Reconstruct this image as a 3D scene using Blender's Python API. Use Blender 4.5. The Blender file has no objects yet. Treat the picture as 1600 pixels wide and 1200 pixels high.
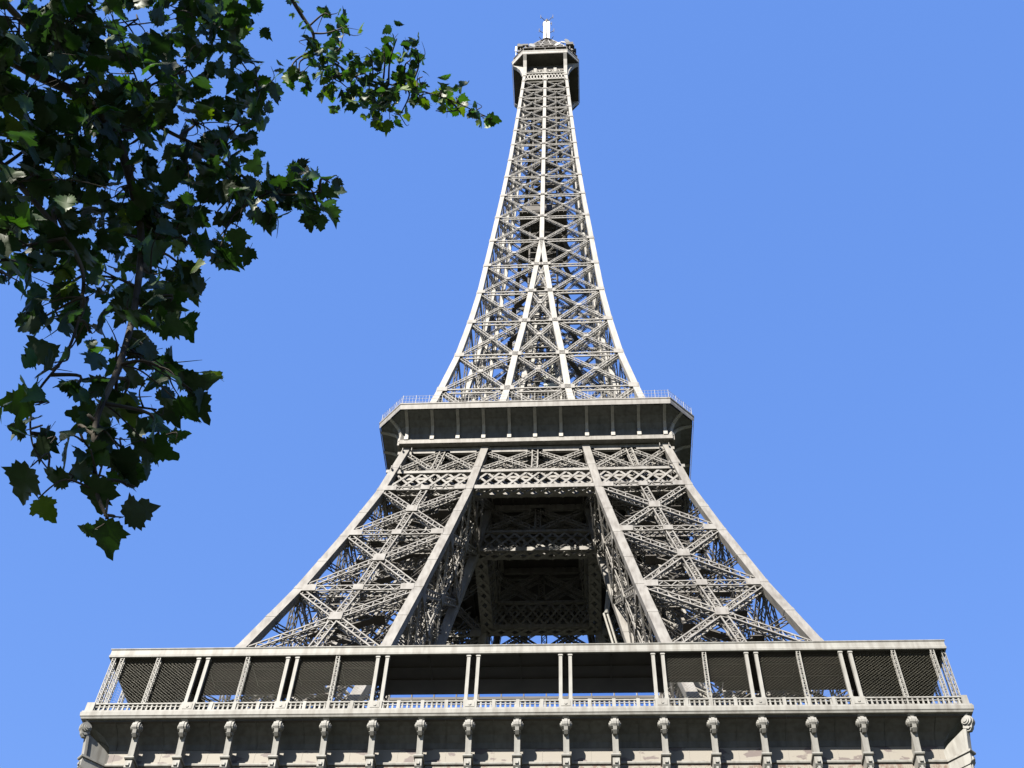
import bpy, math, random
import numpy as np
from mathutils import Vector

random.seed(7)
rng = np.random.default_rng(7)
S = bpy.context.scene
COL = S.collection
R = math.radians

# ------------------------------------------------------------------ camera
CAM = Vector((4.999, -109.01, 1.6))
FW = Vector((-0.0541, 0.5952, 0.8017)).normalized()
RT = Vector((0.998, 0.051, 0.029)); RT = (RT - FW * RT.dot(FW)).normalized()
UP = RT.cross(FW)
FPX = 1755.4                       # focal length in pixels of a 1600 px wide picture
cd = bpy.data.cameras.new('camera')
cam = bpy.data.objects.new('camera', cd); COL.objects.link(cam)
M = cam.matrix_world.copy()
for i in range(3):
    M[i][0], M[i][1], M[i][2], M[i][3] = RT[i], UP[i], -FW[i], CAM[i]
cam.matrix_world = M
cd.sensor_width = 36.0
cd.lens = 36.0 * FPX / 1600.0
cd.clip_start = 0.05
cd.clip_end = 6000.0
S.camera = cam


def at(px, py, d):
    """the point d metres from the camera in the direction of a picture position"""
    v = FW + RT * ((px - 800) / FPX) + UP * ((600 - py) / FPX)
    return CAM + v.normalized() * d


# ------------------------------------------------------------------ light
SUN_EL, SUN_AZ = R(35), R(28)      # azimuth measured from the lit face's normal (-y) towards -x
w = bpy.data.worlds.new("World"); S.world = w
w.use_nodes = True
nt = w.node_tree; nt.nodes.clear()
sky = nt.nodes.new('ShaderNodeTexSky'); sky.sky_type = 'NISHITA'
sky.sun_disc = False
sky.sun_elevation = SUN_EL
sun_dir = Vector((-math.sin(SUN_AZ) * math.cos(SUN_EL), -math.cos(SUN_AZ) * math.cos(SUN_EL), math.sin(SUN_EL)))
sky.sun_rotation = math.atan2(sun_dir.x, sun_dir.y)
sky.altitude = 40
sky.air_density = 1.0
sky.dust_density = 0.0
sky.ozone_density = 7.0
bg = nt.nodes.new('ShaderNodeBackground'); bg.inputs[1].default_value = 0.10
out = nt.nodes.new('ShaderNodeOutputWorld')
gm = nt.nodes.new('ShaderNodeGamma'); gm.inputs[1].default_value = 0.25
hs = nt.nodes.new('ShaderNodeHueSaturation'); hs.inputs['Hue'].default_value = 0.530; hs.inputs['Saturation'].default_value = 2.50; hs.inputs['Value'].default_value = 1.74
nt.links.new(sky.outputs[0], gm.inputs[0]); nt.links.new(gm.outputs[0], hs.inputs['Color'])
nt.links.new(hs.outputs[0], bg.inputs[0]); nt.links.new(bg.outputs[0], out.inputs[0])
sl = bpy.data.lights.new('sun', 'SUN'); sl.energy = 5.0; sl.angle = R(0.5); sl.color = (1.0, 0.935, 0.82)
so = bpy.data.objects.new('sun', sl); COL.objects.link(so)
so.rotation_euler = (-sun_dir).to_track_quat('-Z', 'Y').to_euler()
so.location = (0, -150, 200)
S.view_settings.view_transform = 'Standard'
S.view_settings.look = 'None'
S.view_settings.gamma = 1.0
S.view_settings.use_curve_mapping = False
S.view_settings.exposure = 2.05


# ------------------------------------------------------------------ materials
def mat(name, col, rough=0.6, col2=None, scale=2.0, lo=0.4, hi=0.6, spec=0.3, bump=0.0, detail=4.0, stretch=(1, 1, 1), streak=0.0):
    m = bpy.data.materials.new(name); m.use_nodes = True
    n = m.node_tree.nodes; l = m.node_tree.links
    b = n['Principled BSDF']
    b.inputs['Base Color'].default_value = (*col, 1)
    b.inputs['Roughness'].default_value = rough
    b.inputs['Specular IOR Level'].default_value = spec
    if col2:
        tc = n.new('ShaderNodeTexCoord'); mp = n.new('ShaderNodeMapping')
        mp.inputs['Scale'].default_value = stretch
        ns = n.new('ShaderNodeTexNoise'); ns.inputs['Scale'].default_value = scale; ns.inputs['Detail'].default_value = detail
        cr = n.new('ShaderNodeValToRGB')
        cr.color_ramp.elements[0].position = lo; cr.color_ramp.elements[1].position = hi
        cr.color_ramp.elements[0].color = (*col, 1); cr.color_ramp.elements[1].color = (*col2, 1)
        l.new(tc.outputs['Object'], mp.inputs['Vector']); l.new(mp.outputs[0], ns.inputs['Vector'])
        l.new(ns.outputs[0], cr.inputs[0]); l.new(cr.outputs[0], b.inputs['Base Color'])
        if streak:      # rain streaks and grime
            m2 = n.new('ShaderNodeMapping'); m2.inputs['Scale'].default_value = (1, 1, 0.16)
            n2 = n.new('ShaderNodeTexNoise'); n2.inputs['Scale'].default_value = 2.2; n2.inputs['Detail'].default_value = 6
            r2 = n.new('ShaderNodeValToRGB'); r2.color_ramp.elements[0].position = 0.42; r2.color_ramp.elements[1].position = 0.66
            r2.color_ramp.elements[0].color = (1, 1, 1, 1); r2.color_ramp.elements[1].color = (1 - streak, 1 - streak * 1.08, 1 - streak * 1.15, 1)
            mu = n.new('ShaderNodeMixRGB'); mu.blend_type = 'MULTIPLY'; mu.inputs[0].default_value = 1.0
            l.new(tc.outputs['Object'], m2.inputs['Vector']); l.new(m2.outputs[0], n2.inputs['Vector']); l.new(n2.outputs[0], r2.inputs[0])
            l.new(cr.outputs[0], mu.inputs[1]); l.new(r2.outputs[0], mu.inputs[2]); l.new(mu.outputs[0], b.inputs['Base Color'])
        if bump:
            bp = n.new('ShaderNodeBump'); bp.inputs['Strength'].default_value = bump; bp.inputs['Distance'].default_value = 0.02
            l.new(ns.outputs[0], bp.inputs['Height']); l.new(bp.outputs[0], b.inputs['Normal'])
    return m


IRON_LOW = mat('iron_paint_gallery', (0.134, 0.132, 0.124), 0.65, (0.163, 0.161, 0.151), 0.7, 0.3, 0.7, streak=0.28)
IRON = mat('iron_paint', (0.114, 0.109, 0.103), 0.6, (0.143, 0.138, 0.130), 0.5, 0.3, 0.7, streak=0.28)
IRON_MID = mat('iron_paint_brace_shade', (0.140, 0.135, 0.127), 0.6, (0.165, 0.159, 0.150), 0.5, 0.3, 0.7, streak=0.2)  # spire braces: same paint as the posts, their shade put into the tone
IRON_HI = mat('iron_paint_upper', (0.180, 0.175, 0.165), 0.6, (0.205, 0.199, 0.188), 0.4, 0.3, 0.7, streak=0.2)
WALL = mat('worn_paint', (0.135, 0.125, 0.11), 0.7, (0.075, 0.062, 0.06), 0.55, 0.55, 0.575, detail=6.0, stretch=(1, 1, 2.2))
FRIEZE = mat('frieze_paint', (0.135, 0.12, 0.103), 0.7, (0.087, 0.06, 0.048), 2.4, 0.48, 0.62, detail=6.0)
SOFFIT = mat('cove_sheet_shaded', (0.062, 0.064, 0.064), 0.8, (0.085, 0.086, 0.085), 0.4, 0.3, 0.7, streak=0.25)  # cove undersides, with their shade put into a darker sheet colour
BOARD = mat('canopy_board_shaded', (0.020, 0.019, 0.018), 0.8, (0.030, 0.028, 0.026), 0.6, 0.3, 0.7)  # canopy board, near black: the ceiling's shade is painted into it
DISH = mat('dish_paint', (0.24, 0.24, 0.24), 0.5, (0.20, 0.20, 0.20), 0.5)
DARK = mat('dark_iron_and_shade', (0.035, 0.032, 0.03), 0.7, (0.055, 0.05, 0.045), 0.6, 0.3, 0.7)  # dark parts; also puts shade into the colour of undersides and inner ironwork
WHITE = mat('white_panel', (0.5, 0.5, 0.48), 0.4, (0.42, 0.43, 0.44), 0.5, 0.4, 0.6)
GLASS = mat('coated_glass', (0.62, 0.72, 0.82), 0.06, (0.55, 0.66, 0.78), 0.3, 0.4, 0.6)
GLASS.node_tree.nodes['Principled BSDF'].inputs['Metallic'].default_value = 1.0
NET = mat('net_wire', (0.075, 0.072, 0.055), 0.6, (0.09, 0.085, 0.065), 1.0)
CABIN = mat('cabin_paint', (0.35, 0.36, 0.30), 0.5, (0.30, 0.31, 0.26), 1.0)
STONE = mat('pier_stone', (0.34, 0.30, 0.24), 0.9, (0.42, 0.38, 0.32), 1.5, 0.3, 0.7)
BARK = mat('plane_bark', (0.022, 0.018, 0.014), 0.9, (0.050, 0.043, 0.034), 5.0, 0.5, 0.62, detail=5.0, bump=0.5)
GROUND = mat('park_ground', (0.028, 0.040, 0.016), 0.95, (0.055, 0.052, 0.036), 0.8, 0.3, 0.7)


def leaf_mat():
    m = bpy.data.materials.new('plane_leaf'); m.use_nodes = True
    n = m.node_tree.nodes; l = m.node_tree.links
    b = n['Principled BSDF']
    a = n.new('ShaderNodeAttribute'); a.attribute_name = 'leaf_hue'
    cr = n.new('ShaderNodeValToRGB')
    e = cr.color_ramp.elements
    e[0].position = 0.0; e[0].color = (0.011, 0.021, 0.007, 1)
    e[1].position = 0.92; e[1].color = (0.028, 0.068, 0.010, 1)
    x = e.new(0.55); x.color = (0.015, 0.035, 0.008, 1)
    x = e.new(0.985); x.color = (0.065, 0.105, 0.015, 1)
    l.new(a.outputs['Fac'], cr.inputs[0])
    # veins and blotches
    tc = n.new('ShaderNodeTexCoord'); ns = n.new('ShaderNodeTexNoise'); ns.inputs['Scale'].default_value = 28
    l.new(tc.outputs['Object'], ns.inputs['Vector'])
    mx = n.new('ShaderNodeMixRGB'); mx.blend_type = 'MULTIPLY'; mx.inputs[0].default_value = 0.35
    l.new(cr.outputs[0], mx.inputs[1]); l.new(ns.outputs[0], mx.inputs[2])
    l.new(mx.outputs[0], b.inputs['Base Color'])
    b.inputs['Roughness'].default_value = 0.5
    b.inputs['Specular IOR Level'].default_value = 0.3
    t = n.new('ShaderNodeBsdfTranslucent')
    hs = n.new('ShaderNodeHueSaturation'); hs.inputs['Value'].default_value = 1.7; hs.inputs['Saturation'].default_value = 1.15
    l.new(mx.outputs[0], hs.inputs['Color']); l.new(hs.outputs[0], t.inputs[0])
    ms = n.new('ShaderNodeMixShader'); ms.inputs[0].default_value = 0.34
    l.new(b.outputs[0], ms.inputs[1]); l.new(t.outputs[0], ms.inputs[2])
    l.new(ms.outputs[0], n['Material Output'].inputs['Surface'])
    return m


LEAF = leaf_mat()


# ------------------------------------------------------------------ mesh helper
def V(*a):
    return np.array(a, float)


class MB:
    """collects bars, boxes, plates and sweeps; build() links them as one mesh object"""
    BF = np.array([(0, 1, 2, 3), (7, 6, 5, 4), (0, 4, 5, 1), (1, 5, 6, 2), (2, 6, 7, 3), (3, 7, 4, 0)])

    def __init__(self):
        self.b = []; self.v = []; self.f = []; self.nv = 0

    def bar(self, p0, p1, wid, dep, n=(0, 0, 1)):
        """wid across the normal, dep along it"""
        self.b.append((*p0, *p1, wid, dep, *n))

    def box(self, c, sz):
        self.b.append((c[0] - sz[0] / 2, c[1], c[2], c[0] + sz[0] / 2, c[1], c[2], sz[1], sz[2], 0, 0, 1))

    def box2(self, lo, hi):
        self.box([(a + b) / 2 for a, b in zip(lo, hi)], [b - a for a, b in zip(lo, hi)])

    def poly(self, verts, faces):
        self.v.extend([tuple(map(float, q)) for q in verts])
        self.f.extend([tuple(i + self.nv for i in fc) for fc in faces]); self.nv += len(verts)

    def sweep(self, rings, cap=True):
        """rings: lists of the same number of points, joined in order"""
        k = len(rings[0]); vs = [p for r in rings for p in r]; fs = []
        for i in range(len(rings) - 1):
            for j in range(k):
                a, b = i * k + j, i * k + (j + 1) % k
                fs.append((a, b, b + k, a + k))
        if cap:
            fs.append(tuple(range(k))[::-1]); fs.append(tuple(range((len(rings) - 1) * k, len(rings) * k)))
        self.poly(vs, fs)

    def tube(self, pts, rad, k=6):
        pts = [np.array(p, float) for p in pts]; rings = []
        for i, p in enumerate(pts):
            t = pts[min(i + 1, len(pts) - 1)] - pts[max(i - 1, 0)]; t /= np.linalg.norm(t) + 1e-9
            a = np.cross(t, (0.31, 0.17, 0.93)); a /= np.linalg.norm(a) + 1e-9; b = np.cross(t, a)
            r = rad[i] if hasattr(rad, '__len__') else rad
            rings.append([p + r * (a * math.cos(q * 2 * math.pi / k) + b * math.sin(q * 2 * math.pi / k)) for q in range(k)])
        self.sweep(rings)

    def prism(self, prof, axis0, axis1, ext, o, h0, h1):
        """profile of (u,v) pairs in the plane axis0/axis1, extruded along ext from h0 to h1"""
        o = np.array(o, float); a0 = np.array(axis0, float); a1 = np.array(axis1, float); e = np.array(ext, float)
        self.sweep([[o + a0 * u + a1 * v + e * h for u, v in prof] for h in (h0, h1)])

    def lattice(self, p0, p1, n, wid, dep, pitch, t=0.09, lace=0.06, trim=0.0, sides=True):
        """a riveted box girder: four angle chords with zigzag lacing between them"""
        p0 = np.array(p0, float); p1 = np.array(p1, float)
        d = p1 - p0; L = np.linalg.norm(d); d /= L
        p0 = p0 + d * trim; p1 = p1 - d * trim; L -= 2 * trim
        if L < 0.3: return
        n = np.array(n, float); n = n - d * n.dot(d); n /= np.linalg.norm(n); s = np.cross(n, d)
        q = wid / 2; r = dep / 2
        for a in (-1, 1):
            for b in ((-1, 1) if dep > 0 else (0,)):
                o = s * a * (q - t / 2) + n * b * r
                self.bar(p0 + o, p1 + o, t, t * 0.8, n)
        k = max(2, int(round(L / pitch)))
        for b in ((-1, 1) if dep > 0 else (0,)):
            for i in range(k):
                a = 1 if (i % 2) else -1
                self.bar(p0 + d * (L * i / k) + s * a * q * 0.9 + n * b * r, p0 + d * (L * (i + 1) / k) - s * a * q * 0.9 + n * b * r, lace, lace * 0.6, n)
        if dep > 0 and sides:
            k2 = max(2, k // 2)
            for a in (-1, 1):
                for i in range(k2):
                    b = 1 if (i % 2) else -1
                    self.bar(p0 + d * (L * i / k2) + s * a * q * 0.97 + n * b * r, p0 + d * (L * (i + 1) / k2) + s * a * q * 0.97 - n * b * r, lace, lace * 0.6, s)

    def build(self, name, material, parent=None, smooth=False):
        vs = []; fl = []; ft = []; off = 0
        if self.b:
            B = np.array(self.b, float)
            p0, p1, wd, dp, n = B[:, 0:3], B[:, 3:6], B[:, 6:7], B[:, 7:8], B[:, 8:11]
            d = p1 - p0; d /= np.linalg.norm(d, axis=1, keepdims=True) + 1e-12
            n = n - d * np.sum(n * d, 1, keepdims=True)
            ln = np.linalg.norm(n, axis=1, keepdims=True)
            alt = np.cross(d, np.array([[0.0, 1.0, 0.0]])); alt2 = np.cross(d, np.array([[1.0, 0.0, 0.0]]))
            alt = np.where(np.linalg.norm(alt, axis=1, keepdims=True) > 0.1, alt, alt2)
            n = np.where(ln > 1e-3, n, alt); n /= np.linalg.norm(n, axis=1, keepdims=True)
            s = np.cross(n, d); hs = s * wd / 2; hn = n * dp / 2
            vv = np.stack([p0 - hs - hn, p0 + hs - hn, p0 + hs + hn, p0 - hs + hn, p1 - hs - hn, p1 + hs - hn, p1 + hs + hn, p1 - hs + hn], 1).reshape(-1, 3)
            ff = (np.arange(len(B))[:, None, None] * 8 + self.BF[None, :, ::-1]).reshape(-1)
            vs.append(vv); fl.append(ff); ft.append(np.full(len(B) * 6, 4)); off = len(vv)
        if self.v:
            vs.append(np.array(self.v, float))
            fl.append(np.array([i + off for f in self.f for i in f])); ft.append(np.array([len(f) for f in self.f]))
        me = bpy.data.meshes.new(name)
        vs = np.concatenate(vs); fl = np.concatenate(fl); ft = np.concatenate(ft)
        me.vertices.add(len(vs)); me.vertices.foreach_set('co', vs.astype(np.float32).ravel())
        me.loops.add(len(fl)); me.loops.foreach_set('vertex_index', fl.astype(np.int32))
        me.polygons.add(len(ft)); st = np.concatenate([[0], np.cumsum(ft)[:-1]])
        me.polygons.foreach_set('loop_start', st.astype(np.int32))
        me.update(calc_edges=True); me.validate()
        me.polygons.foreach_set('use_smooth', np.full(len(me.polygons), bool(smooth)))
        me.materials.append(material)
        o = bpy.data.objects.new(name, me); COL.objects.link(o)
        if parent: o.parent = parent
        return o


def tag(o, label=None, cat=None, group=None, kind=None):
    for k, v in (('label', label), ('category', cat), ('group', group), ('kind', kind)):
        if v: o[k] = v
    return o


def empty(name, loc=(0, 0, 0)):
    o = bpy.data.objects.new(name, None); o.location = loc; COL.objects.link(o)
    return o


def copy_part(o, parent, rz=0.0, loc=None):
    c = o.copy(); c.parent = parent; COL.objects.link(c)
    c.rotation_euler.z = o.rotation_euler.z + rz
    if loc is not None: c.location = loc
    return c


# ------------------------------------------------------------------ ground
g = MB(); g.poly([(-2500, -2500, 0), (2500, -2500, 0), (2500, 2500, 0), (-2500, 2500, 0)], [(0, 1, 2, 3)])
tag(g.build('ground', GROUND), kind='structure')

# ------------------------------------------------------------------ tower profile
PZ = [0, 20, 40, 51, 57.5, 71.16, 81.28, 92.06, 101.7, 111.5, 125.2, 139.05, 149.8, 160.7, 180, 200, 218.1, 244.2, 267, 272]
PW = [62.4, 50.8, 39.2, 32.5, 32.0, 27.32, 24.25, 21.38, 19.0, 17.15, 14.71, 12.58, 11.41, 10.45, 9.32, 8.16, 7.26, 6.27, 5.47, 5.3]
IZ = [0, 20, 40, 51, 57.5, 71.2, 102.4, 111.5, 125.2, 139.1, 149.8, 160.6, 169.7, 179.4, 400]
IW = [37.5, 30.0, 21.8, 17.2, 15.6, 13.05, 7.76, 6.52, 4.5, 3.5, 2.4, 1.55, 0.78, 0.0, 0.0]
TZ = [0, 57, 112, 160, 200, 272]; TW = [1.6, 1.05, 0.95, 0.85, 0.78, 0.68]


def wo(z): return float(np.interp(z, PZ, PW))
def wi(z): return float(np.interp(z, IZ, IW))
def th(z): return float(np.interp(z, TZ, TW))


def arete(kx, ky, sx, sy, z):
    """centre of one corner post: k 'o' outer or 'i' inner, s the side"""
    f = lambda k: wo(z) - th(z) / 2 if k == 'o' else wi(z)
    return V(sx * f(kx), sy * f(ky), z)


def post(mb, kx, ky, sx, sy, zs):
    rings = []
    for z in zs:
        c = arete(kx, ky, sx, sy, z); h = th(z) / 2
        rings.append([c + V(-h, -h, 0), c + V(h, -h, 0), c + V(h, h, 0), c + V(-h, h, 0)])
    mb.sweep(rings)


tower = empty('lattice_tower')
tag(tower, 'tall tapering pale brown iron lattice tower seen from below against blue sky', 'tower')

# ------------------------------------------------------------------ four legs
LOW = [2.0, 15, 28, 40, 51.0]
MID = [58.5, 70.0, 81.25, 92.3, 102.4]
TOPZ = [102.4, 112.3]


def face_pts(sx, sy, f):
    A, B = {'front': (('o', 'o'), ('i', 'o')), 'side': (('o', 'o'), ('o', 'i')),
            'inner_side': (('i', 'o'), ('i', 'i')), 'inner_front': (('o', 'i'), ('i', 'i'))}[f]
    n = {'front': V(0, sy, 0.25), 'side': V(sx, 0, 0.25), 'inner_side': V(-sx, 0, -0.1), 'inner_front': V(0, -sy, -0.1)}[f]
    return (lambda z: arete(*A, sx, sy, z)), (lambda z: arete(*B, sx, sy, z)), n


def plate(mb, c, n, sx_, sz_, t=0.12, ax=None):
    """a gusset plate facing n"""
    n = np.array(n, float); n /= np.linalg.norm(n)
    u = V(0, 0, 1) - n * n[2]; u /= np.linalg.norm(u)
    mb.bar(c - u * sz_ / 2, c + u * sz_ / 2, sx_, t, n)


for sx in (-1, 1):
    for sy in (-1, 1):
        m = MB()
        zs = [0.5, 20, 40, 51, 57.5, 71.16, 81.28, 92.06, 101.7, 111.5, 116]
        for k in (('o', 'o'), ('o', 'i'), ('i', 'o'), ('i', 'i')):
            post(m, *k, sx, sy, zs)
        for k in (('o', 'o'), ('o', 'i'), ('i', 'o'), ('i', 'i')):
            for z in np.arange(60.5, 110, 5.2):
                c = arete(*k, sx, sy, z); c1 = arete(*k, sx, sy, z + 0.5); h = th(z) / 2 + 0.025
                m.sweep([[p + V(-h, -h, 0), p + V(h, -h, 0), p + V(h, h, 0), p + V(-h, h, 0)] for p in (c, c1)])
        leg = m.build('leg', IRON, tower)
        # stone footings
        st = MB()
        for k in (('o', 'o'), ('o', 'i'), ('i', 'o'), ('i', 'i')):
            c = arete(*k, sx, sy, 0)
            st.box2((c[0] - 2.5, c[1] - 2.5, 0), (c[0] + 2.5, c[1] + 2.5, 1.6))
            st.box2((c[0] - 2.1, c[1] - 2.1, 1.6), (c[0] + 2.1, c[1] + 2.1, 2.2))
            st.build('footing', STONE, leg); st = MB()
        for f in ('front', 'side', 'inner_side', 'inner_front'):
            A, B, n = face_pts(sx, sy, f)
            for zl, pitch in ((LOW, 2.6), (MID, 0.62), (TOPZ, 0.8)):
                for a, b in zip(zl[:-1], zl[1:]):
                    if zl is TOPZ and f in ('front', 'side'):
                        continue
                    x = MB(); e = 0.55
                    big = 1.25 if zl is LOW else 0.80
                    x.lattice(A(a), B(b), n, big, big * 0.8, pitch, 0.15, 0.10, e)
                    x.lattice(B(a), A(b), n, big, big * 0.8, pitch, 0.15, 0.10, e)
                    if zl is MID:
                        # spine along the middle of the face
                        x.lattice((A(a) + B(a)) / 2, (A(b) + B(b)) / 2, n, 0.85, 0.7, pitch, 0.14, 0.10, 0.1)
                        # crossing plate
                        ax = A(a); bx = B(b); cx = B(a); dx = A(b)
                        wA = np.linalg.norm(A(a) - B(a)); wB = np.linalg.norm(A(b) - B(b)); t = wA / (wA + wB)
                        c = ax + (bx - ax) * t
                        nn = np.cross(B(a) - A(a), A(b) - A(a)); nn /= np.linalg.norm(nn); nn = nn if nn.dot(n) > 0 else -nn
                        for q in (0.46, -0.46):
                            plate(x, c + nn * q, nn, 1.3, 1.35)
                    x.build('cross_brace', IRON, leg)
                    s = MB()
                    P, Q = A(b), B(b)
                    s.lattice(P, Q, n, 1.0, 0.8, pitch * 1.1, 0.15, 0.10, 0.3)
                    if zl is MID:
                        nn = np.array(n); nn = nn / np.linalg.norm(nn)
                        d = (Q - P) / np.linalg.norm(Q - P)
                        for q in (0.48, -0.48):
                            for (pp, dd) in ((P, d), (Q, -d)):
                                plate(s, pp + dd * 1.1 + nn * q, nn, 1.4, 1.1)
                            plate(s, (P + Q) / 2 + nn * q, nn, 1.1, 1.0)
                        # second horizontal set inside the leg
                        s.lattice(P - nn * 2.0, Q - nn * 2.0, n, 0.6, 0.5, 0.7, 0.10, 0.07, 1.0)
                    s.build('strut', IRON, leg)
        # horizontal wind frames, lift track and stairs inside the leg
        for z in MID + [64.3, 75.6, 86.8, 97.4]:
            d = MB()
            a, b, c, e = [arete(*k, sx, sy, z) for k in (('o', 'o'), ('o', 'i'), ('i', 'i'), ('i', 'o'))]
            d.lattice(a, c, (0, 0, 1), 0.6, 0.5, 0.9, 0.11, 0.08, 0.5, sides=False); d.lattice(b, e, (0, 0, 1), 0.6, 0.5, 0.9, 0.11, 0.08, 0.5, sides=False)
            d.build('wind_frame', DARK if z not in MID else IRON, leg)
        tr = MB()
        mid = lambda z: (arete('o', 'o', sx, sy, z) + arete('i', 'i', sx, sy, z)) / 2
        for q in (-1.6, 1.6):
            for k in (-0.5, 0.5):
                pts = [mid(z) + V(q * sy + k, -q * sx + k, 0) for z in (58, 71, 82, 92, 102, 111)]
                for p0, p1 in zip(pts[:-1], pts[1:]):
                    tr.bar(p0, p1, 0.28, 0.4, (0, 1, 0))
        for i in range(52):
            z = 58.5 + i
            p = mid(z)
            tr.bar(p + V(-2.2, -1.8, 0), p + V(2.2, 1.8, 0), 0.25, 0.12)
            tr.bar(p + V(2.0, -2.0, 0), p + V(-2.0 + (i % 3), 2.0, 0.8), 0.14, 0.12)
        tr.build('lift_track', IRON, leg)
        stn = MB()
        for i in range(24):
            z = 58.5 + i * 2.1
            p = arete('o', 'o', sx, sy, z) * 0.5 + arete('i', 'o', sx, sy, z) * 0.5; q = mid(z) * 0.55 + p * 0.45
            u = V(1, 0, 0) * (2.6 if i % 2 else -2.6)
            stn.bar(q - u, q + u + V(0, 0, 2.1), 0.9, 0.14); stn.bar(q - u + V(0, -.5, 1), q + u + V(0, -.5, 3.1), 0.07, 0.07); stn.bar(q - u + V(0, .5, 1), q + u + V(0, .5, 3.1), 0.07, 0.07)
            stn.box(q + u * 1.15 + V(0, 0, 2.1), (1.2, 1.4, 0.12))
        stn.build('staircase', DARK, leg)

# lift rail that shows on the inner face of one leg
lr = MB()
for off in (0.0, 0.42):
    pts = [V(wi(z) - 0.9 - off, -wi(z) * 0.72, z) for z in (60, 66, 71, 76, 82, 88, 93)]
    lr.tube(pts, 0.14, 8)
pts = [V(wi(z) - 1.0, -wi(z) * 0.72, z) for z in (93, 96)]
lr.tube([pts[0], pts[1] + V(0.9, -1.2, 0)], 0.3, 8)
lr.build('lift_rail', IRON_LOW, tower)

# big arches under the first floor
for k in range(4):
    ar = MB(); n = 26; prev = None
    for i in range(n + 1):
        t = math.pi * (0.06 + 0.88 * i / n)
        p = V(-math.cos(t) * 37.5, 0, 10 + math.sin(t) * 36); q = V(-math.cos(t) * 40.5, 0, 10 + math.sin(t) * 39)
        for pt in (p, q):
            pt[1] = -(wo(min(pt[2], 50)) + 0.1)
        if prev is not None:
            ar.bar(prev[0], p, 0.8, 0.5, (0, 1, 0)); ar.bar(prev[1], q, 0.8, 0.5, (0, 1, 0)); ar.bar(prev[0], q, 0.25, 0.2, (0, 1, 0)); ar.bar(prev[1], p, 0.25, 0.2, (0, 1, 0))
        prev = (p, q)
    o = ar.build('arch', IRON_LOW, tower); o.rotation_euler.z = k * math.pi / 2

# ------------------------------------------------------------------ first floor gallery
HB = 35.35            # half width of the slab edge
m = MB()
m.box2((-HB + 0.35, -HB + 0.35, 56.95), (HB - 0.35, -13.5, 57.74)); m.box2((-HB + 0.35, 13.5, 56.95), (HB - 0.35, HB - 0.35, 57.74))
m.box2((-HB + 0.35, -13.5, 56.95), (-13.5, 13.5, 57.74)); m.box2((13.5, -13.5, 56.95), (HB - 0.35, 13.5, 57.74))
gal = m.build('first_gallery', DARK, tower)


def four(mb, name, material, parent):
    o = mb.build(name, material, parent)
    for k in (1, 2, 3): copy_part(o, parent, k * math.pi / 2)
    return o


# moulded slab edge, mitred at the corners
def mitred(mb, prof):
    """prof: (half width, z) pairs closed; runs along the -y side"""
    mb.sweep([[V(s * h, -h, z) for h, z in prof] for s in (-1, 1)])


m = MB(); mitred(m, [(HB - 0.36, 57.10), (HB - 0.10, 57.10), (HB - 0.04, 57.24), (HB + 0.02, 57.30), (HB + 0.06, 57.62), (HB + 0.0, 57.70), (HB + 0.0, 57.80), (HB - 0.36, 57.80)])
four(m, 'slab_edge', IRON_LOW, gal)
# cove under the slab with sheet seams
WY = 33.0
m = MB()
prof = [(WY + 0.02, 55.62), (WY + 0.16, 56.05), (WY + 0.6, 56.5), (WY + 1.3, 56.85), (HB - 0.33, 57.02), (HB - 0.33, 57.09), (WY - 0.3, 57.06), (WY - 0.3, 55.62)]
mitred(m, prof)
for i in range(-17, 18):
    for (h0, z0), (h1, z1) in zip(prof[:4], prof[1:5]):
        x = i * 1.91 + (0.955 if False else 0)
        if i % 2: m.bar((x, -h0 - 0.02, z0 - 0.02), (x, -h1 - 0.02, z1 - 0.02), 0.05, 0.05, (0, -1, -1))
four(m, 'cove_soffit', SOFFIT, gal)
# frieze wall
m = MB(); mitred(m, [(WY - 0.35, 54.30), (WY, 54.30), (WY, 55.60), (WY - 0.35, 55.60)])
for i in range(-9, 9):
    x = (i + 0.5) * 3.82
    m.box((x, -WY - 0.006, 54.95), (0.035, 0.02, 1.2))
four(m, 'frieze_wall', WALL, gal)
m = MB(); mitred(m, [(WY - 0.35, 54.10), (WY + 0.16, 54.10), (WY + 0.20, 54.20), (WY + 0.20, 54.28), (WY - 0.35, 54.29)])
four(m, 'ledge', IRON_LOW, gal)
m = MB(); mitred(m, [(WY - 0.35, 50.5), (WY + 0.02, 50.5), (WY + 0.02, 54.08), (WY - 0.35, 54.08)])
for i in range(-90, 91):
    x = i * 0.36
    m.box((x, -WY - 0.045, 53.55 + 0.05 * (i % 3)), (0.16, 0.05, 0.5))
mitred(m, [(WY, 53.02), (WY + 0.14, 53.02), (WY + 0.14, 53.14), (WY, 53.14)])
four(m, 'name_frieze', FRIEZE, gal)


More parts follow.
